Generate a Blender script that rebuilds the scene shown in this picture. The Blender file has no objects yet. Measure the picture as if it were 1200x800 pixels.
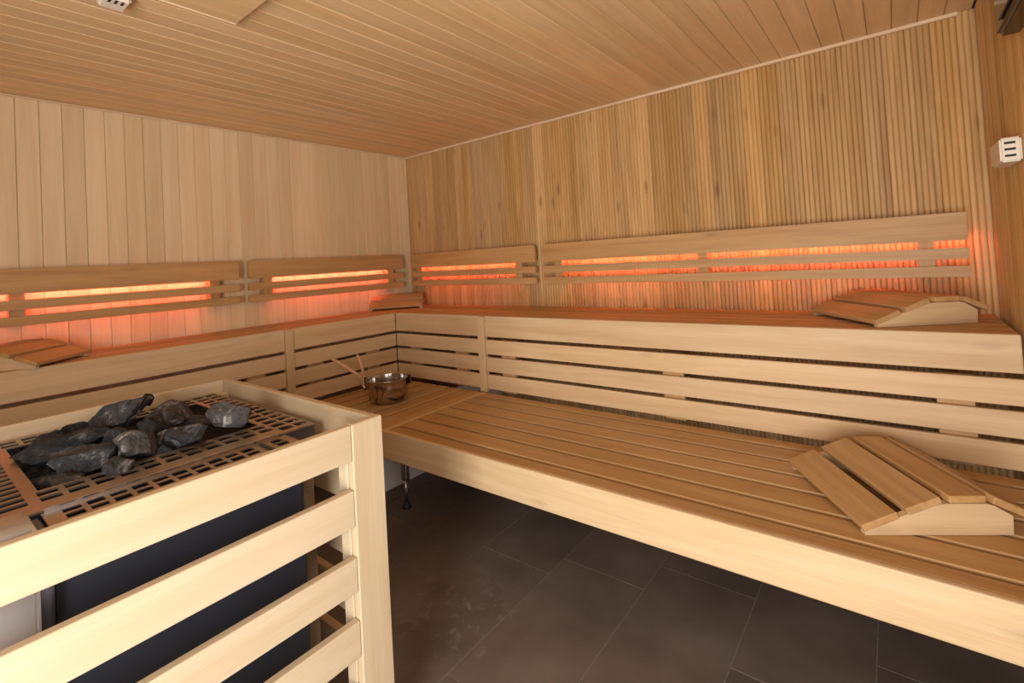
import bpy, bmesh, math, random
from mathutils import Vector, Matrix, noise

random.seed(7)
S = bpy.context.scene
COL = S.collection

# ------------------------------------------------------------------ camera
cd = bpy.data.cameras.new('camera'); cam = bpy.data.objects.new('camera', cd); COL.objects.link(cam)
RI = Vector((0.78680851, 0.61449399, -0.05770188))
UP = Vector((0.06213979, 0.01414574, 0.99796721))
FW = Vector((-0.61406108, 0.78879467, 0.02705454))
m = Matrix((RI, UP, -FW)).transposed().to_4x4(); m.translation = (3.20597, -2.71531, 1.22451)
cam.matrix_world = m
cd.sensor_width = 36.0; cd.lens = 573.10 / 1200 * 36.0
cd.shift_y = -(400 - 287.6) / 1200.0
cd.clip_start = 0.02
S.camera = cam

# ------------------------------------------------------------------ world, lights, exposure
w = bpy.data.worlds.new('world'); S.world = w; w.use_nodes = True
w.node_tree.nodes['Background'].inputs[0].default_value = (0.85, 0.92, 1.0, 1)
w.node_tree.nodes['Background'].inputs[1].default_value = 0.6


def area(name, loc, target, sx, sy, power, color, spread=180):
    l = bpy.data.lights.new(name, 'AREA'); l.shape = 'RECTANGLE'; l.size = sx; l.size_y = sy
    l.energy = power; l.color = color; l.spread = math.radians(spread)
    o = bpy.data.objects.new(name, l); COL.objects.link(o); o.location = loc
    o.rotation_euler = (Vector(target) - Vector(loc)).to_track_quat('-Z', 'Y').to_euler()
    return o


area('added_side_light', (3.68, -2.75, 1.05), (1.6, -2.3, 1.10), 1.0, 1.7, 7, (0.98, 0.98, 1.0))  # added light outside the right wall, for the guard and the steel cover
area('daylight_from_lobby', (3.15, -3.72, 0.85), (2.1, -1.0, 1.10), 0.60, 1.4, 66, (1.0, 0.975, 0.94))

vs = S.view_settings
vs.view_transform = 'Standard'; vs.look = 'None'; vs.exposure = 0.12; vs.gamma = 1.0; vs.use_curve_mapping = False


# ------------------------------------------------------------------ materials
def newmat(name):
    mt = bpy.data.materials.new(name); mt.use_nodes = True
    nt = mt.node_tree; b = nt.nodes['Principled BSDF']
    return mt, nt, b


def wood(name, light, dark, var=0.12, rough=0.5, grain=1.0, knots=0.0, bump=0.15):
    """grain runs along local X of every board"""
    mt, nt, b = newmat(name); N = nt.nodes.new; L = nt.links.new
    tc = N('ShaderNodeTexCoord'); oi = N('ShaderNodeObjectInfo')
    mul = N('ShaderNodeVectorMath'); mul.operation = 'SCALE'; mul.inputs[0].default_value = (37.0, 53.0, 71.0)
    L(oi.outputs['Random'], mul.inputs['Scale'])
    add = N('ShaderNodeVectorMath'); add.operation = 'ADD'
    L(tc.outputs['Object'], add.inputs[0]); L(mul.outputs[0], add.inputs[1])
    m1 = N('ShaderNodeMapping'); m1.inputs['Scale'].default_value = (0.9, 14, 14); L(add.outputs[0], m1.inputs[0])
    n1 = N('ShaderNodeTexNoise'); n1.inputs['Scale'].default_value = 1.6; n1.inputs['Detail'].default_value = 4
    n1.inputs['Distortion'].default_value = 0.6; L(m1.outputs[0], n1.inputs['Vector'])
    m2 = N('ShaderNodeMapping'); m2.inputs['Scale'].default_value = (6, 190, 190); L(add.outputs[0], m2.inputs[0])
    n2 = N('ShaderNodeTexNoise'); n2.inputs['Scale'].default_value = 1.0; n2.inputs['Detail'].default_value = 2
    L(m2.outputs[0], n2.inputs['Vector'])
    mx = N('ShaderNodeMath'); mx.operation = 'MULTIPLY_ADD'; mx.inputs[1].default_value = 0.35 * grain
    L(n2.outputs[0], mx.inputs[0]); L(n1.outputs[0], mx.inputs[2])
    rp = N('ShaderNodeValToRGB'); cr = rp.color_ramp
    cr.elements[0].position = 0.42; cr.elements[0].color = (*light, 1)
    cr.elements[1].position = 0.98; cr.elements[1].color = (*dark, 1)
    L(mx.outputs[0], rp.inputs[0])
    hs = N('ShaderNodeHueSaturation')
    vr = N('ShaderNodeMapRange'); vr.inputs['To Min'].default_value = 1 - var; vr.inputs['To Max'].default_value = 1 + var
    L(oi.outputs['Random'], vr.inputs[0]); L(vr.outputs[0], hs.inputs['Value'])
    sr = N('ShaderNodeMapRange'); sr.inputs['To Min'].default_value = 1 + var * .7; sr.inputs['To Max'].default_value = 1 - var * .3
    fr = N('ShaderNodeMath'); fr.operation = 'MULTIPLY'; fr.inputs[1].default_value = 7.31; L(oi.outputs['Random'], fr.inputs[0])
    f2 = N('ShaderNodeMath'); f2.operation = 'FRACT'; L(fr.outputs[0], f2.inputs[0])
    L(f2.outputs[0], sr.inputs[0]); L(sr.outputs[0], hs.inputs['Saturation'])
    L(rp.outputs[0], hs.inputs['Color'])
    out = hs.outputs[0]
    if knots > 0:
        m3 = N('ShaderNodeMapping'); m3.inputs['Scale'].default_value = (3.2, 10, 10); L(add.outputs[0], m3.inputs[0])
        vo = N('ShaderNodeTexVoronoi'); vo.inputs['Scale'].default_value = 0.9; L(m3.outputs[0], vo.inputs['Vector'])
        kr = N('ShaderNodeMapRange'); kr.inputs['From Min'].default_value = 0.03; kr.inputs['From Max'].default_value = 0.16
        kr.inputs['To Min'].default_value = knots; kr.inputs['To Max'].default_value = 0
        L(vo.outputs['Distance'], kr.inputs[0])
        mk = N('ShaderNodeMix'); mk.data_type = 'RGBA'; L(kr.outputs[0], mk.inputs[0]); L(out, mk.inputs[6])
        mk.inputs[7].default_value = (dark[0] * .35, dark[1] * .3, dark[2] * .3, 1); out = mk.outputs[2]
    L(out, b.inputs['Base Color'])
    b.inputs['Roughness'].default_value = rough; b.inputs['Specular IOR Level'].default_value = 0.35
    bp = N('ShaderNodeBump'); bp.inputs['Strength'].default_value = bump; bp.inputs['Distance'].default_value = 0.002
    L(n2.outputs[0], bp.inputs['Height']); L(bp.outputs[0], b.inputs['Normal'])
    return mt


def plain(name, col, rough=0.5, metal=0.0, spec=0.5, nscale=0, namp=0.0, bump=0.0):
    mt, nt, b = newmat(name); N = nt.nodes.new; L = nt.links.new
    b.inputs['Base Color'].default_value = (*col, 1); b.inputs['Roughness'].default_value = rough
    b.inputs['Metallic'].default_value = metal; b.inputs['Specular IOR Level'].default_value = spec
    if nscale:
        tc = N('ShaderNodeTexCoord'); n = N('ShaderNodeTexNoise'); n.inputs['Scale'].default_value = nscale
        n.inputs['Detail'].default_value = 5; L(tc.outputs['Object'], n.inputs['Vector'])
        rp = N('ShaderNodeValToRGB'); e = rp.color_ramp.elements
        e[0].position = .3; e[1].position = .7
        e[0].color = (*[c * (1 - namp) for c in col], 1); e[1].color = (*[min(1, c * (1 + namp)) for c in col], 1)
        L(n.outputs[0], rp.inputs[0]); L(rp.outputs[0], b.inputs['Base Color'])
        if bump:
            bp = N('ShaderNodeBump'); bp.inputs['Strength'].default_value = bump; bp.inputs['Distance'].default_value = .004
            L(n.outputs[0], bp.inputs['Height']); L(bp.outputs[0], b.inputs['Normal'])
    return mt


M_BENCH_SHADED = wood('bench_wood_shaded', (0.60, 0.38, 0.175), (0.43, 0.235, 0.088), 0.06, 0.5, knots=0.25)  # same wood as the fronts, darkened to imitate grazing light on the tops
M_FACE = wood('fascia_wood', (0.72, 0.54, 0.325), (0.57, 0.385, 0.20), 0.05, 0.5, knots=0.25)
M_GUARD = wood('guard_wood', (0.60, 0.475, 0.32), (0.51, 0.38, 0.23), 0.04, 0.5)
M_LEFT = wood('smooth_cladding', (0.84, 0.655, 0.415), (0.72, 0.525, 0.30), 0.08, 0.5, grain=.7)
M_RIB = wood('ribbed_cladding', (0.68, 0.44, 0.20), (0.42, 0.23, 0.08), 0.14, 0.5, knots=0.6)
M_CEIL = wood('ceiling_cladding', (0.80, 0.57, 0.31), (0.64, 0.42, 0.20), 0.07, 0.42, grain=.7)
M_TRIM = wood('pale_trim_wood', (0.85, 0.66, 0.44), (0.70, 0.48, 0.28), 0.03, 0.5)
M_BACK = plain('dark_backing', (0.10, 0.055, 0.025), 0.8)
M_GROUT = plain('grout', (0.24, 0.21, 0.18), 0.9, nscale=60, namp=.2)
M_DARK = plain('dark_enamel', (0.020, 0.022, 0.030), 0.38, nscale=5, namp=.1)
M_STEEL = plain('brushed_steel', (0.62, 0.60, 0.60), 0.25, 1.0, nscale=30, namp=.06)
M_GRATE = plain('reflection_tinted_steel', (0.46, 0.37, 0.28), 0.36, 1.0, nscale=9, namp=.18)  # brown of the reflected wood put into the stainless steel colour
M_CHROME = plain('polished_steel', (0.50, 0.47, 0.45), 0.16, 1.0)
M_SHADE = plain('slot_shade_black', (0.010, 0.009, 0.008), 0.9)  # black stands in for the shade inside the heater
M_RIM = plain('dark_bluish_steel', (0.16, 0.15, 0.17), 0.4, 1.0)
M_BOX = plain('bright_reflection_steel', (0.72, 0.74, 0.78), 0.3, 0.25)  # pale base colour stands in for bright reflections on stainless steel
M_RUBBER = plain('black_rubber', (0.012, 0.012, 0.012), 0.6)
M_BLACK = plain('black_gloss_plastic', (0.006, 0.006, 0.009), 0.12)
M_WHITE = plain('white_ceramic_plastic', (0.80, 0.72, 0.58), 0.45, nscale=40, namp=.04)
M_PLASTER = plain('white_painted_board', (0.90, 0.86, 0.80), 0.6, nscale=20, namp=.03)
M_STICK = wood('handle_wood', (0.74, 0.47, 0.28), (0.58, 0.33, 0.17), 0.05, 0.4)


def tile_mat():
    mt, nt, b = newmat('floor_tile'); N = nt.nodes.new; L = nt.links.new
    tc = N('ShaderNodeTexCoord'); oi = N('ShaderNodeObjectInfo'); geo = N('ShaderNodeNewGeometry')
    n = N('ShaderNodeTexNoise'); n.inputs['Scale'].default_value = 3.2; n.inputs['Detail'].default_value = 6; n.inputs['Roughness'].default_value = .6
    L(geo.outputs['Position'], n.inputs['Vector'])
    rp = N('ShaderNodeValToRGB'); e = rp.color_ramp.elements
    e[0].position = .30; e[0].color = (0.088, 0.069, 0.058, 1); e[1].position = .72; e[1].color = (0.155, 0.124, 0.104, 1)
    L(n.outputs[0], rp.inputs[0])
    hs = N('ShaderNodeHueSaturation'); vr = N('ShaderNodeMapRange')
    vr.inputs['To Min'].default_value = .85; vr.inputs['To Max'].default_value = 1.15
    L(oi.outputs['Random'], vr.inputs[0]); L(vr.outputs[0], hs.inputs['Value']); L(rp.outputs[0], hs.inputs['Color'])
    # dried water marks around one spot of the floor
    sub = N('ShaderNodeVectorMath'); sub.operation = 'SUBTRACT'; sub.inputs[1].default_value = (1.93, -1.50, 0)
    L(geo.outputs['Position'], sub.inputs[0])
    ln = N('ShaderNodeVectorMath'); ln.operation = 'LENGTH'; L(sub.outputs[0], ln.inputs[0])
    fall = N('ShaderNodeMapRange'); fall.inputs['From Min'].default_value = .08; fall.inputs['From Max'].default_value = .30
    fall.inputs['To Min'].default_value = 1; fall.inputs['To Max'].default_value = 0; L(ln.outputs['Value'], fall.inputs[0])
    n2 = N('ShaderNodeTexNoise'); n2.inputs['Scale'].default_value = 16; n2.inputs['Detail'].default_value = 5; n2.inputs['Distortion'].default_value = 1.5
    L(geo.outputs['Position'], n2.inputs['Vector'])
    st = N('ShaderNodeMapRange'); st.inputs['From Min'].default_value = .55; st.inputs['From Max'].default_value = .72; L(n2.outputs[0], st.inputs[0])
    mm = N('ShaderNodeMath'); mm.operation = 'MULTIPLY'; L(st.outputs[0], mm.inputs[0]); L(fall.outputs[0], mm.inputs[1])
    m3 = N('ShaderNodeMath'); m3.operation = 'MULTIPLY'; m3.inputs[1].default_value = .28; L(mm.outputs[0], m3.inputs[0])
    mix = N('ShaderNodeMix'); mix.data_type = 'RGBA'; L(m3.outputs[0], mix.inputs[0]); L(hs.outputs[0], mix.inputs[6])
    mix.inputs[7].default_value = (.42, .38, .34, 1)
    L(mix.outputs[2], b.inputs['Base Color'])
    rr = N('ShaderNodeMapRange'); rr.inputs['To Min'].default_value = .42; rr.inputs['To Max'].default_value = .62
    L(n.outputs[0], rr.inputs[0]); L(rr.outputs[0], b.inputs['Roughness'])
    bp = N('ShaderNodeBump'); bp.inputs['Strength'].default_value = .08; bp.inputs['Distance'].default_value = .002
    n3 = N('ShaderNodeTexNoise'); n3.inputs['Scale'].default_value = 120; L(geo.outputs['Position'], n3.inputs['Vector'])
    L(n3.outputs[0], bp.inputs['Height']); L(bp.outputs[0], b.inputs['Normal'])
    return mt


M_TILE = tile_mat()


def stone_mat(name, base, vein, amount):
    mt, nt, b = newmat(name); N = nt.nodes.new; L = nt.links.new
    tc = N('ShaderNodeTexCoord'); oi = N('ShaderNodeObjectInfo')
    mul = N('ShaderNodeVectorMath'); mul.operation = 'SCALE'; mul.inputs[0].default_value = (17.0, 23.0, 31.0)
    L(oi.outputs['Random'], mul.inputs['Scale'])
    add = N('ShaderNodeVectorMath'); add.operation = 'ADD'; L(tc.outputs['Object'], add.inputs[0]); L(mul.outputs[0], add.inputs[1])
    n = N('ShaderNodeTexNoise'); n.inputs['Scale'].default_value = 24; n.inputs['Detail'].default_value = 8; n.inputs['Roughness'].default_value = .7
    n.inputs['Distortion'].default_value = .8; L(add.outputs[0], n.inputs['Vector'])
    rp = N('ShaderNodeValToRGB'); e = rp.color_ramp.elements
    e[0].position = .38; e[0].color = (*[c * .45 for c in base], 1); e[1].position = .72 - .1 * amount; e[1].color = (*vein, 1)
    k = rp.color_ramp.elements.new(.55); k.color = (*base, 1)
    L(n.outputs[0], rp.inputs[0]); L(rp.outputs[0], b.inputs['Base Color'])
    b.inputs['Roughness'].default_value = .8; b.inputs['Specular IOR Level'].default_value = .3
    n3 = N('ShaderNodeTexNoise'); n3.inputs['Scale'].default_value = 70; n3.inputs['Detail'].default_value = 8; L(add.outputs[0], n3.inputs['Vector'])
    bp = N('ShaderNodeBump'); bp.inputs['Strength'].default_value = 1.0; bp.inputs['Distance'].default_value = .008
    L(n3.outputs[0], bp.inputs['Height']); L(bp.outputs[0], b.inputs['Normal'])
    return mt


M_ST_DARK = stone_mat('dark_stone', (0.022, 0.022, 0.023), (0.11, 0.11, 0.11), 0.0)
M_ST_GREY = stone_mat('grey_stone', (0.045, 0.045, 0.047), (0.26, 0.26, 0.26), 0.6)
M_ST_PALE = stone_mat('pale_stone', (0.09, 0.085, 0.083), (0.42, 0.40, 0.38), 0.8)
M_ST_BROWN = stone_mat('brown_stone', (0.050, 0.040, 0.032), (0.17, 0.14, 0.12), 0.3)


def glow(name, col, s):
    mt, nt, b = newmat(name)
    b.inputs['Base Color'].default_value = (*col, 1)
    b.inputs['Emission Color'].default_value = (*col, 1); b.inputs['Emission Strength'].default_value = s
    return mt


M_LED = glow('red_led', (1.0, 0.18, 0.12), 44.0)


# ------------------------------------------------------------------ object helpers
def link(o, parent=None):
    COL.objects.link(o)
    if parent is not None: o.parent = parent
    return o


def thing(name, label, cat, loc=(0, 0, 0), rotz=0, group=None):
    o = bpy.data.objects.new(name, None); o.empty_display_size = .05; link(o)
    o.location = loc; o.rotation_euler = (0, 0, rotz); o['label'] = label; o['category'] = cat
    if group: o['group'] = group
    return o


def bm_obj(name, bm, mat, parent=None, smooth=False):
    me = bpy.data.meshes.new(name); bmesh.ops.recalc_face_normals(bm, faces=bm.faces[:]); bm.to_mesh(me); bm.free()
    if smooth:
        for p in me.polygons: p.use_smooth = True
    me.materials.append(mat)
    return link(bpy.data.objects.new(name, me), parent)


_cache = {}


def box_mesh(l, wd, t, bev, mat):
    key = (round(l, 4), round(wd, 4), round(t, 4), bev, mat.name)
    if key in _cache: return _cache[key]
    bm = bmesh.new(); bmesh.ops.create_cube(bm, size=1.0)
    bmesh.ops.scale(bm, vec=(l, wd, t), verts=bm.verts)
    if bev: bmesh.ops.bevel(bm, geom=bm.edges[:], offset=bev, segments=2 if bev > .0025 else 1, affect='EDGES', profile=.5)
    me = bpy.data.meshes.new('board'); bm.to_mesh(me); bm.free()
    me.materials.append(mat); _cache[key] = me
    return me


ROT = {'x': Matrix.Identity(4),
       'y': Matrix.Rotation(math.pi / 2, 4, 'Z'),
       'z': Matrix.Rotation(-math.pi / 2, 4, 'Y')}


def board(name, parent, x0, x1, y0, y1, z0, z1, grain, mat, bev=.0015, label=None):
    """axis-aligned board given in world coordinates; grain = axis of its length"""
    dx, dy, dz = x1 - x0, y1 - y0, z1 - z0
    dims = {'x': (dx, dy, dz), 'y': (dy, dx, dz), 'z': (dz, dy, dx)}[grain]
    o = bpy.data.objects.new(name, box_mesh(*dims, bev, mat)); link(o, parent)
    c = Vector(((x0 + x1) / 2, (y0 + y1) / 2, (z0 + z1) / 2))
    if parent is not None: c = c - parent.location
    o.matrix_local = Matrix.Translation(c) @ ROT[grain]
    if label: o['label'] = label
    return o


def bm_box(bm, x0, x1, y0, y1, z0, z1):
    r = bmesh.ops.create_cube(bm, size=1.0)['verts']
    bmesh.ops.scale(bm, vec=(x1 - x0, y1 - y0, z1 - z0), verts=r)
    bmesh.ops.translate(bm, vec=((x0 + x1) / 2, (y0 + y1) / 2, (z0 + z1) / 2), verts=r)
    return r


def struct(name, boxes, mat):
    bm = bmesh.new()
    for b in boxes: bm_box(bm, *b)
    o = bm_obj(name, bm, mat); o['kind'] = 'structure'
    return o


def extrude_profile(prof, length, mat, smooth=False):
    """closed polygon prof [(y,z)] extruded along local X, centred"""
    bm = bmesh.new(); n = len(prof)
    a = [bm.verts.new((-length / 2, y, z)) for y, z in prof]; b = [bm.verts.new((length / 2, y, z)) for y, z in prof]
    for i in range(n): bm.faces.new((a[i], a[(i + 1) % n], b[(i + 1) % n], b[i]))
    bm.faces.new(a[::-1]); bm.faces.new(b)
    bmesh.ops.recalc_face_normals(bm, faces=bm.faces[:])
    me = bpy.data.meshes.new('profile'); bm.to_mesh(me); bm.free(); me.materials.append(mat)
    if smooth:
        for p in me.polygons: p.use_smooth = len(p.vertices) == 4
    return me


def axes(X, Z, loc):
    X = Vector(X).normalized(); Z = Vector(Z).normalized(); Y = Z.cross(X)
    mm = Matrix((X, Y, Z)).transposed().to_4x4(); mm.translation = loc
    return mm


def put(name, me, mat4, parent=None, label=None):
    o = bpy.data.objects.new(name, me); link(o, parent)
    if parent is not None: mat4 = Matrix.Translation(-parent.location) @ mat4
    o.matrix_local = mat4
    if label: o['label'] = label
    return o


def tube_bm(pts, radii, seg=12, flat=1.0):
    bm = bmesh.new(); rings = []
    pts = [Vector(p) for p in pts]
    for i, p in enumerate(pts):
        d = (pts[min(i + 1, len(pts) - 1)] - pts[max(i - 1, 0)]).normalized()
        u = d.cross(Vector((0.3, 0.9, 0.1))).normalized(); v = d.cross(u)
        rings.append([bm.verts.new(p + u * radii[i] * math.cos(2 * math.pi * k / seg) + v * radii[i] * flat * math.sin(2 * math.pi * k / seg)) for k in range(seg)])
    for a, b in zip(rings, rings[1:]):
        for k in range(seg): bm.faces.new((a[k], a[(k + 1) % seg], b[(k + 1) % seg], b[k]))
    bm.faces.new(rings[0][::-1]); bm.faces.new(rings[-1])
    return bm


def lathe_bm(prof, seg=40):
    bm = bmesh.new(); rings = []
    for r, z in prof:
        if r < 1e-5: rings.append([bm.verts.new((0, 0, z))])
        else: rings.append([bm.verts.new((r * math.cos(2 * math.pi * k / seg), r * math.sin(2 * math.pi * k / seg), z)) for k in range(seg)])
    for a, b in zip(rings, rings[1:]):
        for k in range(seg):
            k2 = (k + 1) % seg
            if len(a) == 1: bm.faces.new((a[0], b[k2], b[k]))
            elif len(b) == 1: bm.faces.new((a[k], a[k2], b[0]))
            else: bm.faces.new((a[k], a[k2], b[k2], b[k]))
    return bm


# ------------------------------------------------------------------ room
H = 2.126; XR = 3.52; YF = -3.60; PW = 0.0828
ZU = 0.896; ZL = 0.45

wall_left = struct('wall_left', [(-.08, -.014, YF, .0, 0, H)], M_BACK)
wall_back = struct('wall_back', [(-.08, XR + .08, .014, .08, 0, H)], M_BACK)
DY0, DY1, DZ = -3.32, -2.16, 2.07      # unseen opening added in the right wall to let the side light in
wall_right = struct('wall_right', [(XR + .014, XR + .08, DY1, .0, 0, H), (XR + .014, XR + .08, YF, DY0, 0, H), (XR + .014, XR + .08, DY0, DY1, DZ, H)], M_BACK)
wall_front = struct('wall_front', [(-.08, 2.62, YF - .08, YF, 0, H), (3.48, XR + .08, YF - .08, YF, 0, H), (2.62, 3.48, YF - .08, YF, 2.06, H)], M_LEFT)
ceiling = struct('ceiling', [(-.08, XR + .08, YF - .08, .08, H + .014, H + .08)], M_BACK)
floor = struct('floor', [(-.08, XR + .08, YF - .6, .08, -.06, -.0025)], M_GROUT)

# smooth planks, left wall
def smooth_prof(wd, t, b=.0022):
    return [(-wd / 2, 0), (wd / 2, 0), (wd / 2, t - b), (wd / 2 - b, t), (-wd / 2 + b, t), (-wd / 2, t - b)]


def rib_prof(wd, t, n=4):
    p = [(-wd / 2, 0), (wd / 2, 0)]; rw = wd / n; top = []
    for i in range(n):
        c = -wd / 2 + rw * (i + .5)
        for u, h in ((-.5, -.0062), (-.40, -.0025), (-.24, -.0006), (0, 0), (.24, -.0006), (.40, -.0025)):
            top.append((c + u * rw, t + h))
    top.append((wd / 2, t - .0062))
    return p + top[::-1]


me_smooth = extrude_profile(smooth_prof(PW - .0012, .014), H, M_LEFT)
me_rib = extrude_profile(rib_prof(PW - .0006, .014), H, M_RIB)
i = 0
while True:
    y = -.012 - PW * (i + .5)
    if y < YF + .03: break
    put('plank', me_smooth, axes((0, 0, 1), (1, 0, 0), (-.014, y, H / 2)), wall_left)
    if y > DY1 or y < DY0:
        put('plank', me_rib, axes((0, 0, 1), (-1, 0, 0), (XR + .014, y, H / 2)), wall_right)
    i += 1
for i in range(43):
    x = PW * (i + .5) - .015
    if x > XR - .0: break
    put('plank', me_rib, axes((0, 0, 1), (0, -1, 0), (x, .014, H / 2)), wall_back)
CW = .0858
me_ceil = extrude_profile(smooth_prof(CW - .0014, .014, .003), -YF, M_CEIL)
for i in range(42):
    x = 3.514 - CW * (i - .5) - .0
    if x < .0: break
    if x > XR + .03: continue
    put('plank', me_ceil, axes((0, 1, 0), (0, 0, -1), (x, YF / 2, H + .014)), ceiling)

# trims where ceiling meets walls
def trim(name, x0, x1, y0, y1, z0, z1, grain):
    o = board(name, None, x0, x1, y0, y1, z0, z1, grain, M_TRIM, .002); o['kind'] = 'structure'; return o


trim('trim_1', .0, 3.47, -.018, -.0005, H - .016, H - .0005, 'x')
trim('trim_2', .0005, .012, YF + .01, -.02, H - .010, H - .0005, 'y')
trim('trim_3', .0005, .016, -.016, -.0005, .90, H - .017, 'z')

# floor tiles
TW = .3383; TL = .66
offs = {0: -1.205, 1: -1.425, 2: -1.153, 3: -1.042, 4: -.88, 5: -1.22, 6: -.985, -1: -1.35, -2: -1.1, -3: -1.3, -4: -1.0}
for k in range(-4, 7):
    xa = 1.4013 + TW * (k - 1); xb = xa + TW
    xa2, xb2 = max(xa, 0) + .0016, min(xb, XR) - .0016
    if xb2 - xa2 < .01: continue
    y = offs[k]
    while y < 0: y += TL
    while y > YF - .5:
        ya, yb = max(y - TL, YF - .5) + .0016, min(y, 0) - .0016
        if yb - ya > .01:
            board('tile', floor, xa2, xb2, ya, yb, -.012, 0, 'y', M_TILE, .001)
        y -= TL

# white base under the corner of the lower bench
pl = board('plinth_panel', None, .930, .951, -1.26, -.03, 0, .421, 'y', M_PLASTER, .002)
pl['label'] = 'white painted base panel standing on the floor below the corner bench'; pl['category'] = 'panel'

# ------------------------------------------------------------------ upper benches
def spread(a, b, n, gap):
    wd = (b - a - gap * (n - 1)) / n
    return [(a + i * (wd + gap), a + i * (wd + gap) + wd) for i in range(n)]


ub = thing('upper_bench', 'long upper sauna bench along the ribbed wall with boards running left to right', 'bench', (2.0, -.27, ZU))
for ya, yb in spread(-.518, -.03, 5, .012): board('seat_board', ub, .437, 3.502, ya, yb, ZU - .026, ZU, 'x', M_BENCH_SHADED, .003)
for xa, xb in ((.4525, 1.2215), (1.2735, 3.502)): board('front_board', ub, xa, xb, -.541, -.519, .7736, ZU, 'x', M_FACE, .004)
for x in (.62, 1.25, 2.38, 3.34): board('bearer', ub, x - .035, x + .035, -.516, -.03, ZU - .075, ZU - .0265, 'y', M_BENCH_SHADED, .001)
ul = thing('upper_bench', 'upper sauna bench along the smooth plank wall, running from the corner to the left edge', 'bench', (.22, -1.7, ZU))
for xa, xb in spread(.030, .4285, 4, .012): board('seat_board', ul, xa, xb, -3.4, -.006 - .518, ZU - .026, ZU, 'y', M_BENCH_SHADED, .003)
for xa, xb in spread(.030, .4285, 4, .012): board('seat_board', ul, xa, xb, -.5235, -.03, ZU - .026, ZU, 'y', M_BENCH_SHADED, .003)
for ya, yb in ((-3.4, -1.3255), (-1.2775, -.5415)): board('front_board', ul, .4305, .4522, ya, yb, .7736, ZU, 'y', M_FACE, .004)
for y in (-.72, -1.13, -1.9, -2.7, -3.2): board('bearer', ul, .03, .428, y - .035, y + .035, ZU - .075, ZU - .0265, 'x', M_BENCH_SHADED, .001)

SL = [(.6717, .756), (.5695, .6545), (.4687, .5525)]
cl = [.615, 1.048, 1.42, 2.38, 3.337]


def skirt(label, axis, a, b, face, cleats, extra=0):
    loc = ((a + b) / 2, -face, SL[2][0]) if axis == 'x' else (face, (a + b) / 2, SL[2][0])
    t = thing('bench_skirt', label, 'slatted panel', loc)
    for z0, z1 in SL + ([(.368, .4517), (.267, .351), (.166, .25)][:extra]):
        if axis == 'x': board('slat', t, a, b, -face, -face + .021, z0, z1, 'x', M_FACE, .0025)
        else: board('slat', t, face - .021, face, a, b, z0, z1, 'y', M_FACE, .0025)
    zb = .455 if not extra else .16
    for c in cleats:
        if axis == 'x': board('cleat', t, c - .048, c + .048, -face + .0215, -face + .05, zb, .7565, 'z', M_BENCH_SHADED, .001)
        else: board('cleat', t, face - .05, face - .0215, c - .048, c + .048, zb, .7565, 'z', M_BENCH_SHADED, .001)
    return t


skirt('three-slat bench front along the ribbed wall, the long run right of the upright post', 'x', 1.2735, 3.502, .541, cl[2:])
skirt('short three-slat bench front between the inner corner and the right upright post', 'x', .4540, 1.2215, .541, cl[:2])
skirt('three-slat bench front behind the bucket, between left upright post and inner corner', 'y', -1.2775, -.5425, .4522, [-1.13, -.722])
skirt('slatted bench front left of the left upright post, behind the heater', 'y', -3.4, -1.3255, .4522, [-1.48, -2.3, -3.2], extra=3)

p = board('bench_post', None, 1.2220, 1.2730, -.553, -.519, ZL + .002, ZU - .003, 'z', M_FACE, .002)
p['label'] = 'upright wooden post in the bench front along the ribbed wall'; p['category'] = 'post'
p = board('bench_post', None, .4300, .4640, -1.325, -1.278, ZL + .002, ZU - .003, 'z', M_FACE, .002)
p['label'] = 'upright wooden post in the bench front left of the bucket'; p['category'] = 'post'

# ------------------------------------------------------------------ lower benches
lb = thing('lower_bench', 'long lower sauna bench along the ribbed wall with pale front board', 'bench', (2.4, -.92, ZL))
for ya, yb in ((-.621, -.5565), (-.739, -.640), (-.852, -.758), (-.959, -.871), (-1.069, -.978), (-1.185, -1.088), (-1.2585, -1.204)):
    board('seat_board', lb, 1.2635, 3.502, ya, yb, ZL - .027, ZL, 'x', M_BENCH_SHADED, .003)
board('front_board', lb, 1.2375, 3.502, -1.281, -1.259, .3195, ZL + .0005, 'x', M_FACE, .005)
board('end_board', lb, 1.2385, 1.2625, -1.2585, -.5565, ZL - .027, ZL, 'y', M_FACE, .003)
for x in (1.30, 1.95, 2.60, 3.25): board('bearer', lb, x - .025, x + .025, -1.2585, -.5565, ZL - .09, ZL - .0275, 'y', M_BENCH_SHADED, .001)
ll = thing('lower_bench', 'corner section of the lower bench with boards running toward the heater, bucket on it', 'bench', (.85, -.92, ZL))
for xa, xb in ((1.101, 1.2375), (.987, 1.082), (.871, .968), (.755, .852), (.639, .736), (.523, .620), (.4665, .504)):
    board('seat_board', ll, xa, xb, -1.2585, -.5565, ZL - .027, ZL, 'y', M_BENCH_SHADED, .003)
board('front_board', ll, .4665, 1.2368, -1.281, -1.259, .3195, ZL + .0005, 'x', M_FACE, .005)
bm = bmesh.new(); bm_box(bm, -.02, .02, -.012, .012, .135, .4225); bmesh.ops.bevel(bm, geom=bm.edges[:], offset=.002, segments=1, affect='EDGES')
leg = bm_obj('leg', bm, M_STEEL, ll); leg.location = Vector((1.183, -1.106, 0)) - ll.location; leg['label'] = 'chromed adjustable leg with black foot'
bm = lathe_bm([(0, 0), (.022, 0), (.022, .006), (.014, .016), (.010, .030), (0, .030)], 20); bm_obj('foot', bm, M_RUBBER, leg, True)
bm = lathe_bm([(0, .028), (.008, .028), (.008, .14), (0, .14)], 16); bm_obj('threaded_rod', bm, M_STEEL, leg, True)
bm = lathe_bm([(0, .075), (.016, .075), (.016, .10), (0, .10)], 6); bm_obj('nut', bm, M_CHROME, leg)

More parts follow.
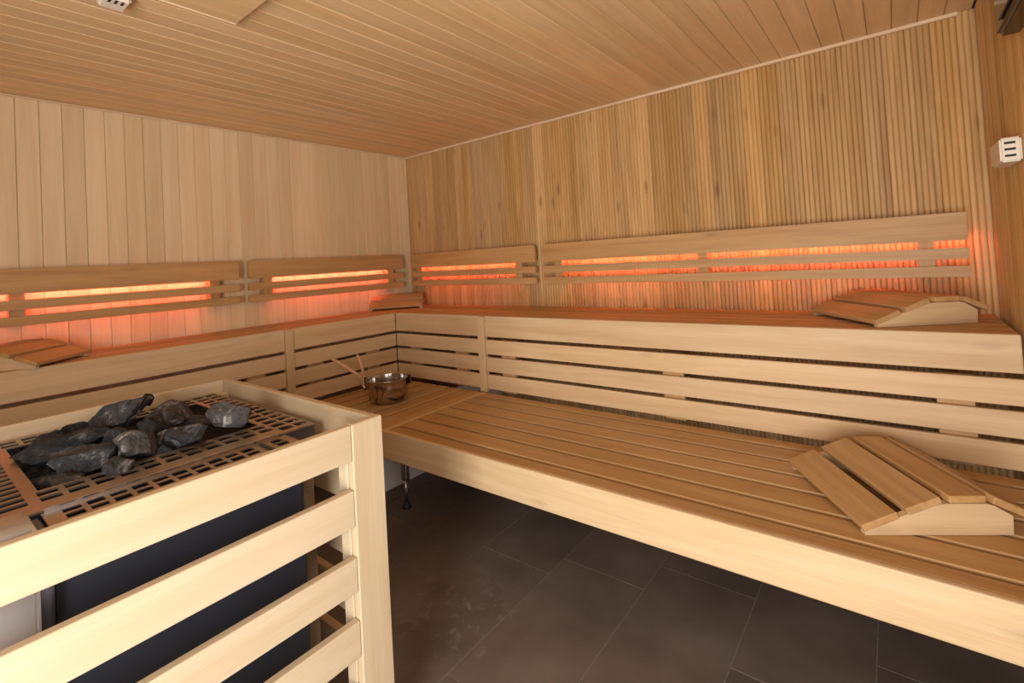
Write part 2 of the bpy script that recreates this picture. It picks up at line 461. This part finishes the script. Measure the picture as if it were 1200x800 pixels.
# ------------------------------------------------------------------ backrests
BZ = [(1.195, 1.307), (1.122, 1.167), (1.050, 1.094)]


def slat_mesh(length, z0, z1, t, rl, rr, mat):
    """board with rounded corners at left / right end: profile in local X (length) and Y (height), thickness Z"""
    h = z1 - z0; pts = []
    def arc(cx, cy, r, a0):
        for k in range(6):
            a = a0 + math.pi / 2 * k / 5
            pts.append((cx + r * math.cos(a), cy + r * math.sin(a)))
    x0, x1 = -length / 2, length / 2; y0, y1 = -h / 2, h / 2
    rb = lambda r: max(.003, r[1]); rt = lambda r: max(.003, r[0])
    arc(x1 - rb(rr), y0 + rb(rr), rb(rr), -math.pi / 2); arc(x1 - rt(rr), y1 - rt(rr), rt(rr), 0)
    arc(x0 + rt(rl), y1 - rt(rl), rt(rl), math.pi / 2); arc(x0 + rb(rl), y0 + rb(rl), rb(rl), math.pi)
    bm = bmesh.new()
    f = bm.faces.new([bm.verts.new((a, b, -t / 2)) for a, b in pts])
    r = bmesh.ops.extrude_face_region(bm, geom=[f])
    bmesh.ops.translate(bm, vec=(0, 0, t), verts=[v for v in r['geom'] if isinstance(v, bmesh.types.BMVert)])
    ed = [e for e in bm.edges if abs(e.verts[0].co.z - e.verts[1].co.z) < 1e-6]
    bmesh.ops.bevel(bm, geom=ed, offset=.003, segments=2, affect='EDGES')
    bmesh.ops.recalc_face_normals(bm, faces=bm.faces[:])
    me = bpy.data.meshes.new('slat'); bm.to_mesh(me); bm.free(); me.materials.append(mat)
    return me


def backrest(label, wall, a, b, brackets, led, left_r, right_r):
    """wall 'back': a..b along x at y=-.09 ; wall 'left': a..b along y at x=.09 (seen from inside, left end = a)"""
    L_ = b - a; c = (a + b) / 2
    t = thing('backrest', label, 'backrest', (c, -.09, BZ[2][0]) if wall == 'back' else (.09, c, BZ[2][0]))
    for i, (z0, z1) in enumerate(BZ):
        rl, rr = {0: ((left_r, .004), (right_r, .004)), 1: ((.004, .004),) * 2, 2: ((.004, left_r * .6), (.004, right_r * .6))}[i]
        me = slat_mesh(L_, z0, z1, .022, rl, rr, M_BENCH_SHADED)
        if wall == 'back': mm = axes((1, 0, 0), (0, -1, 0), (c, -.079, (z0 + z1) / 2))
        else: mm = axes((0, 1, 0), (1, 0, 0), (.079, c, (z0 + z1) / 2))
        put('slat', me, mm, t)
    for q in brackets:
        if wall == 'back': board('bracket', t, q - .027, q + .027, -.0675, -.0005, 1.056, 1.295, 'z', M_BENCH_SHADED, .001)
        else: board('bracket', t, .0005, .0675, q - .027, q + .027, 1.056, 1.295, 'z', M_BENCH_SHADED, .001)
    for la, lb_ in led:
        if wall == 'back': board('spill_shield', t, la, lb_, -.0675, -.017, 1.213, 1.219, 'x', M_BENCH_SHADED, 0)  # unseen lath added to block the strip's upward spill
        else: board('spill_shield', t, .017, .0675, la, lb_, 1.213, 1.219, 'y', M_BENCH_SHADED, 0)
        if wall == 'back': board('light_strip', t, la, lb_, -.0665, -.0625, 1.199, 1.210, 'x', M_LED, 0, label='glowing red light strip')
        else: board('light_strip', t, .0625, .0665, la, lb_, 1.199, 1.210, 'y', M_LED, 0, label='glowing red light strip')
    return t


backrest('leftmost backrest, red-lit, on the smooth plank wall above the left headrest', 'left', -2.95, -1.400, [-1.53, -2.35], [(-2.32, -1.565), (-2.92, -2.38)], .012, .012)
backrest('shorter red-lit backrest on the smooth plank wall, ending at the room corner', 'left', -1.347, -.150, [-1.22, -.262], [(-1.19, -.292)], .012, .030)
backrest('short red-lit backrest on the ribbed wall next to the room corner', 'back', .105, 1.346, [.188, 1.19], [(.217, 1.16)], .030, .020)
backrest('longest red-lit backrest on the ribbed wall, above the right headrest', 'back', 1.401, 3.440, [1.513, 2.410, 3.310], [(1.542, 2.382), (2.438, 3.281), (3.338, 3.43)], .034, .004)


# ------------------------------------------------------------------ headrests
def headrest(label, loc, rot, L_=.42):
    t = thing('headrest', label, 'headrest', loc, rot, None)
    prof = [(0, 0), (.354, 0), (.356, .048), (.314, .074), (.296, .079), (.204, .080), (.186, .078), (.092, .048), (.0, .010)]
    for y0 in (.004, L_ - .024):
        bm = bmesh.new()
        f = bm.faces.new([bm.verts.new((u, y0, z)) for u, z in prof])
        r = bmesh.ops.extrude_face_region(bm, geom=[f])
        bmesh.ops.translate(bm, vec=(0, .02, 0), verts=[v for v in r['geom'] if isinstance(v, bmesh.types.BMVert)])
        bm_obj('side_panel', bm, M_FACE, t)
    for (u0, z0), (u1, z1) in (((-.010, .027), (.079, .061)), ((.101, .069), (.185, .099)), ((.207, .1005), (.294, .1005)), ((.316, .0970), (.396, .060))):
        ln = math.hypot(u1 - u0, z1 - z0); X = Vector((0, 1, 0)); Z = Vector((-(z1 - z0), 0, u1 - u0)).normalized()
        c = Vector(((u0 + u1) / 2, L_ / 2, (z0 + z1) / 2)) - Z * .0095
        o = bpy.data.objects.new('slat', box_mesh(L_, ln, .019, .003, M_BENCH_SHADED)); link(o, t)
        o.matrix_local = axes(X, Z, c)
    return t


a32 = math.atan2(.188, .30)
headrest('wooden slatted headrest on the lower bench at the right', (3.103, -1.154, ZL + .001), a32)
headrest('wooden slatted headrest on the upper bench in the right corner', (3.145, -.495, ZU + .001), math.atan2(.204, .281))
# corner one: low edge toward the room
headrest('small slatted headrest on the upper bench in the far room corner', (.382, -.225, ZU + .001), math.radians(136), .394)
headrest('slatted headrest on the upper bench at the left edge, behind the heater', (.276, -2.142, ZU + .001), math.radians(-135.4), .33).scale = (.90, .90, .90)

# ------------------------------------------------------------------ bucket and ladle
bx, by = .858, -.939
dd = Vector((math.cos(math.radians(37.9)), math.sin(math.radians(37.9)), 0))
pp = Vector((-dd.y, dd.x, 0))
B0 = Vector((bx, by, ZL + .0012))
bk = thing('bucket', 'shiny steel sauna bucket on the lower bench in the corner', 'bucket', B0)
prof = [(0, 0), (.082, 0), (.096, .006), (.106, .020), (.112, .045), (.1127, .047), (.1125, .049), (.1155, .085), (.1162, .087), (.116, .089), (.1178, .126), (.1190, .129), (.1188, .132),
        (.1165, .132), (.1145, .126), (.112, .07), (.108, .03), (.095, .012), (.07, .006), (0, .006)]
bm_obj('body', lathe_bm(prof, 56), M_CHROME, bk, True)
for s in (-1, 1):
    bm = bmesh.new(); bm_box(bm, -.006, .006, -.014, .014, .092, .142)
    bmesh.ops.bevel(bm, geom=bm.edges[:], offset=.003, segments=2, affect='EDGES')
    o = bm_obj('lug', bm, M_BLACK if s > 0 else M_CHROME, bk); o.rotation_euler = (0, 0, math.radians(37.9)); o.location = dd * s * .126
pts = [dd * -.130 + Vector((0, 0, .050)), dd * -.137 + Vector((0, 0, .09)), dd * -.139 + Vector((0, 0, .15)), dd * -.145 + Vector((0, 0, .20)), dd * -.158 + Vector((0, 0, .245)), dd * -.170 + Vector((0, 0, .272))]
bm_obj('handle', tube_bm(pts, [.007, .009, .0105, .012, .0115, .009], 12, .8), M_STICK, bk, True)['label'] = 'upright curved wooden handle'
bm_obj('collar', tube_bm([dd * -.1345 + Vector((0, 0, .066)), dd * -.138 + Vector((0, 0, .098))], [.012, .0125], 16), M_CHROME, bk, True)
ld = thing('ladle', 'sauna ladle with wooden handle leaning out of the bucket to the left', 'ladle', B0 + Vector((0, 0, .01)))
off = pp * .028
pt = lambda s, z: dd * s + off + Vector((0, 0, z - .0112))
bm_obj('handle', tube_bm([pt(-.150, .128), pt(-.20, .166), pt(-.27, .215), pt(-.332, .257)], [.0075, .0095, .011, .0095], 12), M_STICK, ld, True)
bm_obj('shank', tube_bm([pt(.01, .03), pt(-.06, .079), pt(-.155, .134)], [.0035, .0035, .0045], 8), M_CHROME, ld, True)
cup = lathe_bm([(0, 0), (.025, .002), (.038, .018), (.042, .034), (.040, .034), (.036, .019), (.024, .006), (0, .004)], 28)
o = bm_obj('cup', cup, M_CHROME, ld, True); o.location = pt(.045, .020)

# ------------------------------------------------------------------ heater guard
GX = 2.1415
gd = thing('heater_guard', 'pale wooden slatted guard rail around the sauna heater', 'guard', (1.68, -2.6, 0))
GR = [(.756, .8425), (.599, .686), (.446, .526), (.294, .377), (.142, .222)]
GF, GN = -1.934, -3.30
for k, (z0, z1) in enumerate(GR):
    board('rail', gd, GX - .023, GX - .001, GN + .022, -2.0235, z0, z1, 'y', M_GUARD, .003)
    board('rail', gd, 1.215, 1.237, GN + .022, GF - .0225, z0, z1, 'y', M_GUARD, .003)
    board('rail', gd, 1.215, GX - .0225, GF - .022, GF, z0, z1, 'x', M_GUARD, .003)
    board('rail', gd, 1.215, GX - .001, GN, GN + .0215, z0, z1, 'x', M_GUARD, .003)
board('post', gd, GX - .022, GX, -2.023, GF, .001, .843, 'z', M_GUARD, .0025)
board('post', gd, GX - .062, GX - .0235, -2.026, GF - .0225, .001, .800, 'z', M_GUARD, .002)
board('post', gd, 1.238, 1.278, -1.997, GF - .0225, .001, .80, 'z', M_GUARD, .002)
board('post', gd, 1.238, 1.278, GN + .022, GN + .062, .001, .80, 'z', M_GUARD, .002)
board('post', gd, GX - .063, GX - .0235, GN + .022, GN + .062, .001, .80, 'z', M_GUARD, .002)
for z in (.64, .33):
    bm = lathe_bm([(0, 0), (.0035, 0), (.003, .0015), (0, .0015)], 10)
    o = bm_obj('screw', bm, M_RUBBER, gd); o.rotation_euler = (0, math.pi / 2, 0); o.location = Vector((GX - .0234, -2.0235, z)) - gd.location

# ------------------------------------------------------------------ heater
ht = thing('sauna_heater', 'dark electric sauna heater with steel grate inside the wooden guard', 'heater', (1.6, -2.5, 0))
hl = ht.location
GZ = .808; HX0, HX1 = 1.262, 1.930; HY0, HY1 = -2.98, -2.000


def rel(bm):
    bmesh.ops.translate(bm, vec=-hl, verts=bm.verts); return bm


def plate(xa, xb, ya, yb, holes, z, t):
    """flat sheet with rectangular holes"""
    xs = sorted({round(v, 5) for v in [xa, xb] + [h[0] for h in holes] + [h[1] for h in holes] if xa <= v <= xb})
    ys = sorted({round(v, 5) for v in [ya, yb] + [h[2] for h in holes] + [h[3] for h in holes] if ya <= v <= yb})
    bm = bmesh.new(); V = {}
    def vt(i, j):
        if (i, j) not in V: V[i, j] = bm.verts.new((xs[i], ys[j], z))
        return V[i, j]
    for i in range(len(xs) - 1):
        for j in range(len(ys) - 1):
            cx, cy = (xs[i] + xs[i + 1]) / 2, (ys[j] + ys[j + 1]) / 2
            if any(h[0] < cx < h[1] and h[2] < cy < h[3] for h in holes): continue
            bm.faces.new((vt(i, j), vt(i + 1, j), vt(i + 1, j + 1), vt(i, j + 1)))
    r = bmesh.ops.extrude_face_region(bm, geom=bm.faces[:])
    bmesh.ops.translate(bm, vec=(0, 0, -t), verts=[v for v in r['geom'] if isinstance(v, bmesh.types.BMVert)])
    return bm


holes = [(1.362, 1.800, -2.530, -2.090)]
pit = .0462
for r_, yc in enumerate((-2.020, -2.060)):
    for i in range(14):
        x = 1.292 + pit * i
        if x + .014 < HX1 - .012: holes.append((x - .0145, x + .0145, yc - .0165, yc + .0165))
for i in range(14):      # rows along front and back of the stone well
    y = -2.100 - .0417 * i * 1.0
    for xc in (1.826, 1.865): holes.append((xc - .0135, xc + .0135, y - .0180, y + .0140))
    for xc in (1.298, 1.336): holes.append((xc - .0135, xc + .0135, y - .0180, y + .0140))
holes = [h for h in holes if not (h[2] < -2.545 and h[0] < 1.9 and h[3] < -2.535)]
for yc in (-2.575, -2.630, -2.685, -2.74, -2.795):
    for i in range(17):
        x = 1.300 + .0352 * i
        if x < HX1 - .035: holes.append((x - .0120, x + .0120, yc - .0225, yc + .0225))
bm_obj('top_grate', rel(plate(HX0, HX1, HY0, HY1, holes, GZ, .004)), M_GRATE, ht)
# skirt of the grate
bm = bmesh.new()
for b in ((HX1 - .004, HX1, HY0, HY1, GZ - .045, GZ - .0045), (HX0, HX0 + .004, HY0, HY1, GZ - .045, GZ - .0045), (HX0 + .004, HX1 - .004, HY1 - .004, HY1, GZ - .045, GZ - .0045)): bm_box(bm, *b)
bm_obj('grate_rim', rel(bm), M_RIM, ht)
# front strip grille
sx0, sx1 = 1.934, 2.034
sh = [(1.944, 1.969, -2.126, -2.108), (1.978, 2.003, -2.126, -2.108)]
sh = []
for xc in (1.962, 1.992):
    sh.append((xc - .011, xc + .011, -2.133, -2.106))
for i in range(12):
    y = -2.188 - .0352 * i
    if y < -2.52: break
    for xc, hw in ((1.959, .0095 if i % 2 else .012), (1.991, .012 if i % 2 else .0095)): sh.append((xc - hw, xc + hw, y - .0135, y + .0135))
bm_obj('front_grille', rel(plate(sx0, sx1, -2.545, -2.085, sh, GZ - .004, .003)), M_GRATE, ht)
bm = bmesh.new()
for b in ((HX1 + .006, 2.030, -2.094, -2.090, GZ - .0495, GZ - .0075), (2.026, 2.030, -2.545, -2.0945, GZ - .0495, GZ - .0075)): bm_box(bm, *b)
bm_obj('grille_rim', rel(bm), M_RIM, ht)
bm = bmesh.new(); bm_box(bm, HX1 + .006, 2.0255, -2.54, -2.095, GZ - .0495, GZ - .046); bm_obj('grille_shade_sheet', rel(bm), M_SHADE, ht)  # black sheet added so the grille slots look shaded
bm = bmesh.new(); bm_box(bm, 1.945, 2.02, -2.157, -2.152, GZ - .0035, GZ + .001); bm_obj('hinge', rel(bm), M_DARK, ht)
bm = bmesh.new(); bm_box(bm, HX1 + .001, HX1 + .005, -2.54, -2.10, GZ - .004, GZ + .003); bm_obj('edge_strip', rel(bm), M_STEEL, ht)
# housing
bm = bmesh.new()
for b in ((HX0 + .01, HX0 + .014, HY0, HY1 - .006, .12, GZ - .046), (HX1 - .014, HX1 - .006, HY0, HY1 - .006, .12, GZ - .005), (HX0 + .014, HX1 - .014, HY1 - .012, HY1 - .006, .12, GZ - .005), (HX0 + .014, HX1 - .014, HY0, HY0 + .006, .12, GZ - .005), (HX0 + .014, HX1 - .014, HY0 + .006, HY1 - .012, .12, .13)):
    bm_box(bm, *b)
bm_obj('housing', rel(bm), M_GRATE, ht)
bm = bmesh.new(); bm_box(bm, HX0 + .016, HX1 - .016, HY0 + .008, HY1 - .014, .722, .730)
bm_obj('stone_tray', rel(bm), M_SHADE, ht)  # tray spans the whole grate in black so the slots look shaded
bm = bmesh.new(); bm_box(bm, HX1 + .001, 2.030, -2.545, -2.090, .10, GZ - .050)
bmesh.ops.bevel(bm, geom=bm.edges[:], offset=.004, segments=2, affect='EDGES'); bm_obj('front_cover', rel(bm), M_DARK, ht)['label'] = 'dark blue-black sheet metal front'
bm = bmesh.new(); bm_box(bm, 1.936, 2.052, -2.562, -2.546, .10, .800)
bmesh.ops.bevel(bm, geom=bm.edges[:], offset=.004, segments=2, affect='EDGES'); bm_obj('corner_trim', rel(bm), M_RIM, ht)
bm = bmesh.new(); bm_box(bm, 1.936, 2.060, -3.0, -2.5635, .10, .822)
bmesh.ops.bevel(bm, geom=bm.edges[:], offset=.008, segments=4, affect='EDGES'); bm_obj('control_box', rel(bm), M_BOX, ht, True)['label'] = 'polished stainless steel cover'
for x in (1.32, 1.86):
    for y in (-2.9, -2.08):
        bm = bmesh.new(); bm_box(bm, x - .02, x + .02, y - .02, y + .02, 0, .1195); bm_obj('foot', rel(bm), M_DARK, ht)

# ------------------------------------------------------------------ stones
def rock_mesh(sx, sy, sz, seed, mat, sub=4):
    rnd = random.Random(seed); bm = bmesh.new(); bmesh.ops.create_icosphere(bm, subdivisions=sub, radius=1)
    planes = []
    for _ in range(13):
        n = Vector((rnd.gauss(0, 1), rnd.gauss(0, 1), rnd.gauss(0, 1))).normalized(); planes.append((n, rnd.uniform(.55, .86)))
    for v in bm.verts:
        for n, d in planes:
            k = v.co.dot(n)
            if k > d: v.co -= n * (k - d)
        v.co += v.co.normalized() * .09 * noise.noise(v.co * 2.3 + Vector((seed, 0, 0))) + v.co.normalized() * .045 * noise.noise(v.co * 6 + Vector((0, seed, 0))) + v.co.normalized() * .03 * abs(noise.noise(v.co * 14 + Vector((0, 0, seed))))
    mx = [max(abs(v.co[k]) for v in bm.verts) for k in range(3)]
    for v in bm.verts: v.co = Vector((v.co.x / mx[0] * sx / 2, v.co.y / mx[1] * sy / 2, v.co.z / mx[2] * sz / 2))
    me = bpy.data.meshes.new('stone'); bm.to_mesh(me); bm.free(); me.materials.append(mat)
    return me


def stone(label, x, y, z, sx, sy, sz, rot, seed, mat):
    o = bpy.data.objects.new('stone', rock_mesh(sx, sy, sz, seed, mat)); link(o)
    o.location = (x, y, z); o.rotation_euler = [math.radians(a) for a in rot]
    o['label'] = label; o['category'] = 'stone'; o['group'] = 'sauna stones on the heater'


# sx along the picture width once turned by ~40 degrees
Q = 38
stone('largest slab-shaped grey stone, lying tilted on top of the pile', 1.470, -2.318, .856, .185, .120, .075, (12, -14, Q + 6), 11, M_ST_GREY)
stone('tiny dark stone at the upper tip of the large slab', 1.330, -2.215, .848, .040, .036, .040, (0, 0, 10), 12, M_ST_DARK)
stone('brownish block-shaped stone right of the large slab', 1.555, -2.225, .838, .130, .085, .070, (10, 8, Q - 20), 13, M_ST_BROWN)
stone('dark stone wedged under the right end of the large slab', 1.612, -2.283, .826, .095, .070, .060, (0, 14, Q), 14, M_ST_DARK)
stone('pale chunky stone with a bright flat face at the front middle', 1.755, -2.352, .828, .112, .080, .078, (15, 10, Q), 15, M_ST_PALE)
stone('wide flat grey stone in front, left of the white-veined one', 1.755, -2.258, .824, .135, .070, .058, (12, -4, Q + 4), 16, M_ST_GREY)
stone('white-veined grey stone at the right end of the pile', 1.735, -2.138, .838, .125, .085, .078, (10, 6, Q + 10), 17, M_ST_PALE)
stone('long dark grey stone with a light ridge at the left front', 1.705, -2.443, .822, .150, .075, .055, (14, -8, Q + 5), 18, M_ST_GREY)
stone('rounded grey stone between the light-ridged and the bright-faced stones', 1.815, -2.402, .812, .078, .060, .050, (5, 5, Q), 19, M_ST_GREY)
stone('flat grey-brown stone lying against the front rim of the grate', 1.765, -2.472, .798, .095, .050, .038, (0, 0, Q), 20, M_ST_BROWN)
stone('dark stone in the front left corner of the pile', 1.715, -2.500, .790, .110, .055, .048, (0, 4, Q), 21, M_ST_DARK)
stone('dark elongated stone left below the large slab', 1.560, -2.410, .832, .135, .080, .062, (10, -10, Q), 22, M_ST_DARK)
stone('broad dark stone at the far left end of the pile', 1.535, -2.470, .818, .145, .095, .078, (5, -5, Q + 20), 23, M_ST_DARK)
stone('dark blocky stone below the middle of the large slab', 1.635, -2.365, .826, .075, .065, .060, (10, 20, Q), 24, M_ST_DARK)
stone('small dark stone squeezed in front of the bright-faced one', 1.768, -2.305, .802, .060, .040, .042, (0, 0, Q), 25, M_ST_DARK)
stone('flat brown-grey stone at the back, near the empty part of the well', 1.615, -2.180, .815, .120, .060, .046, (8, 8, Q - 25), 26, M_ST_BROWN)
stone('dark stone at the back left, beside the empty slots of the grate', 1.440, -2.462, .822, .085, .060, .048, (0, -8, Q), 27, M_ST_DARK)
stone('dark stone at the back, behind the large slab', 1.420, -2.395, .818, .110, .070, .055, (0, 0, Q), 28, M_ST_DARK)
# bottom layer that carries the visible ones
rnd = random.Random(3)
for j in range(5):
    for i in range(4):
        x = 1.425 + i * .105 + rnd.uniform(-.012, .012); y = -2.470 + j * .085 + rnd.uniform(-.012, .012)
        if j == 4 and i == 0: continue
        for lvl, zz in ((2, .768),):
            if j == 4: continue
            stone('dark stone lying deep in the well under the top layer', x, y, zz - .004, .088, .072, .056, (rnd.uniform(-10, 10), rnd.uniform(-10, 10), rnd.uniform(0, 180)), 40 + i + 4 * j + 20 * lvl, M_ST_DARK)

# ------------------------------------------------------------------ ceiling and wall fittings
vp = thing('vent_panel', 'flat wooden panel mounted just below the ceiling above the heater', 'ceiling panel', (1.75, -2.35, H))
board('panel', vp, 1.452, 2.05, -2.75, -1.950, H - .030, H - .012, 'y', M_CEIL, .002)
board('spacer', vp, 1.55, 1.58, -2.65, -2.05, H - .0118, H - .0003, 'y', M_CEIL, .001)
board('spacer', vp, 1.92, 1.95, -2.65, -2.05, H - .0118, H - .0003, 'y', M_CEIL, .001)
board('edge_strip', vp, 1.447, 1.4515, -2.75, -1.950, H - .033, H - .010, 'y', M_TRIM, .001)


def sensor(name, label, loc, X, Z, l, wd, d):
    """small white box, slots on its face; local X long side, Z away from the surface"""
    t = thing(name, label, 'sensor', loc); mm = axes(X, Z, (0, 0, 0))
    bm = bmesh.new(); bm_box(bm, -l / 2, l / 2, -wd / 2, wd / 2, .0006, d)
    bmesh.ops.bevel(bm, geom=bm.edges[:], offset=.006, segments=3, affect='EDGES'); bm.transform(mm)
    bm_obj('casing', bm, M_WHITE, t)
    for i, off_ in enumerate((-.016, 0, .016)):
        bm = bmesh.new(); bm_box(bm, l * .10, l * .40, off_ - .0035, off_ + .0035, d - .004, d + .0006); bm.transform(mm)
        bm_obj('slot', bm, M_RUBBER, t)
    return t


t = thing('temperature_sensor', 'white slotted sensor box on the right wall', 'sensor', (XR, -.585, 1.462))
bm = bmesh.new(); bm_box(bm, -.048, -.0006, -.085, .085, -.036, .036)
bmesh.ops.bevel(bm, geom=bm.edges[:], offset=.005, segments=3, affect='EDGES'); bm_obj('casing', bm, M_WHITE, t)
for off_ in (-.018, .001, .020):
    bm = bmesh.new(); bm_box(bm, -.038, -.014, -.0856, -.081, off_ - .0035, off_ + .0035); bm_obj('slot', bm, M_RUBBER, t)
sensor('temperature_sensor', 'white slotted sensor box on the ceiling above the heater', (1.33, -2.262, H), (1, 0, 0), (0, 0, -1), .085, .070, .035)

wl = thing('wall_lamp', 'glossy black fixture high on the right wall, cut by the frame', 'lamp', (XR, -.965, 1.755))
bm = bmesh.new(); bm_box(bm, -.055, -.0005, -.13, .15, 0, .20)
bmesh.ops.bevel(bm, geom=bm.edges[:], offset=.010, segments=3, affect='EDGES'); bm_obj('housing', bm, M_BLACK, wl)
bm = bmesh.new(); bm_box(bm, -.062, -.0555, -.11, .06, .02, .18)
bmesh.ops.bevel(bm, geom=bm.edges[:], offset=.002, segments=1, affect='EDGES'); bm_obj('glass_cover', bm, M_BLACK, wl)
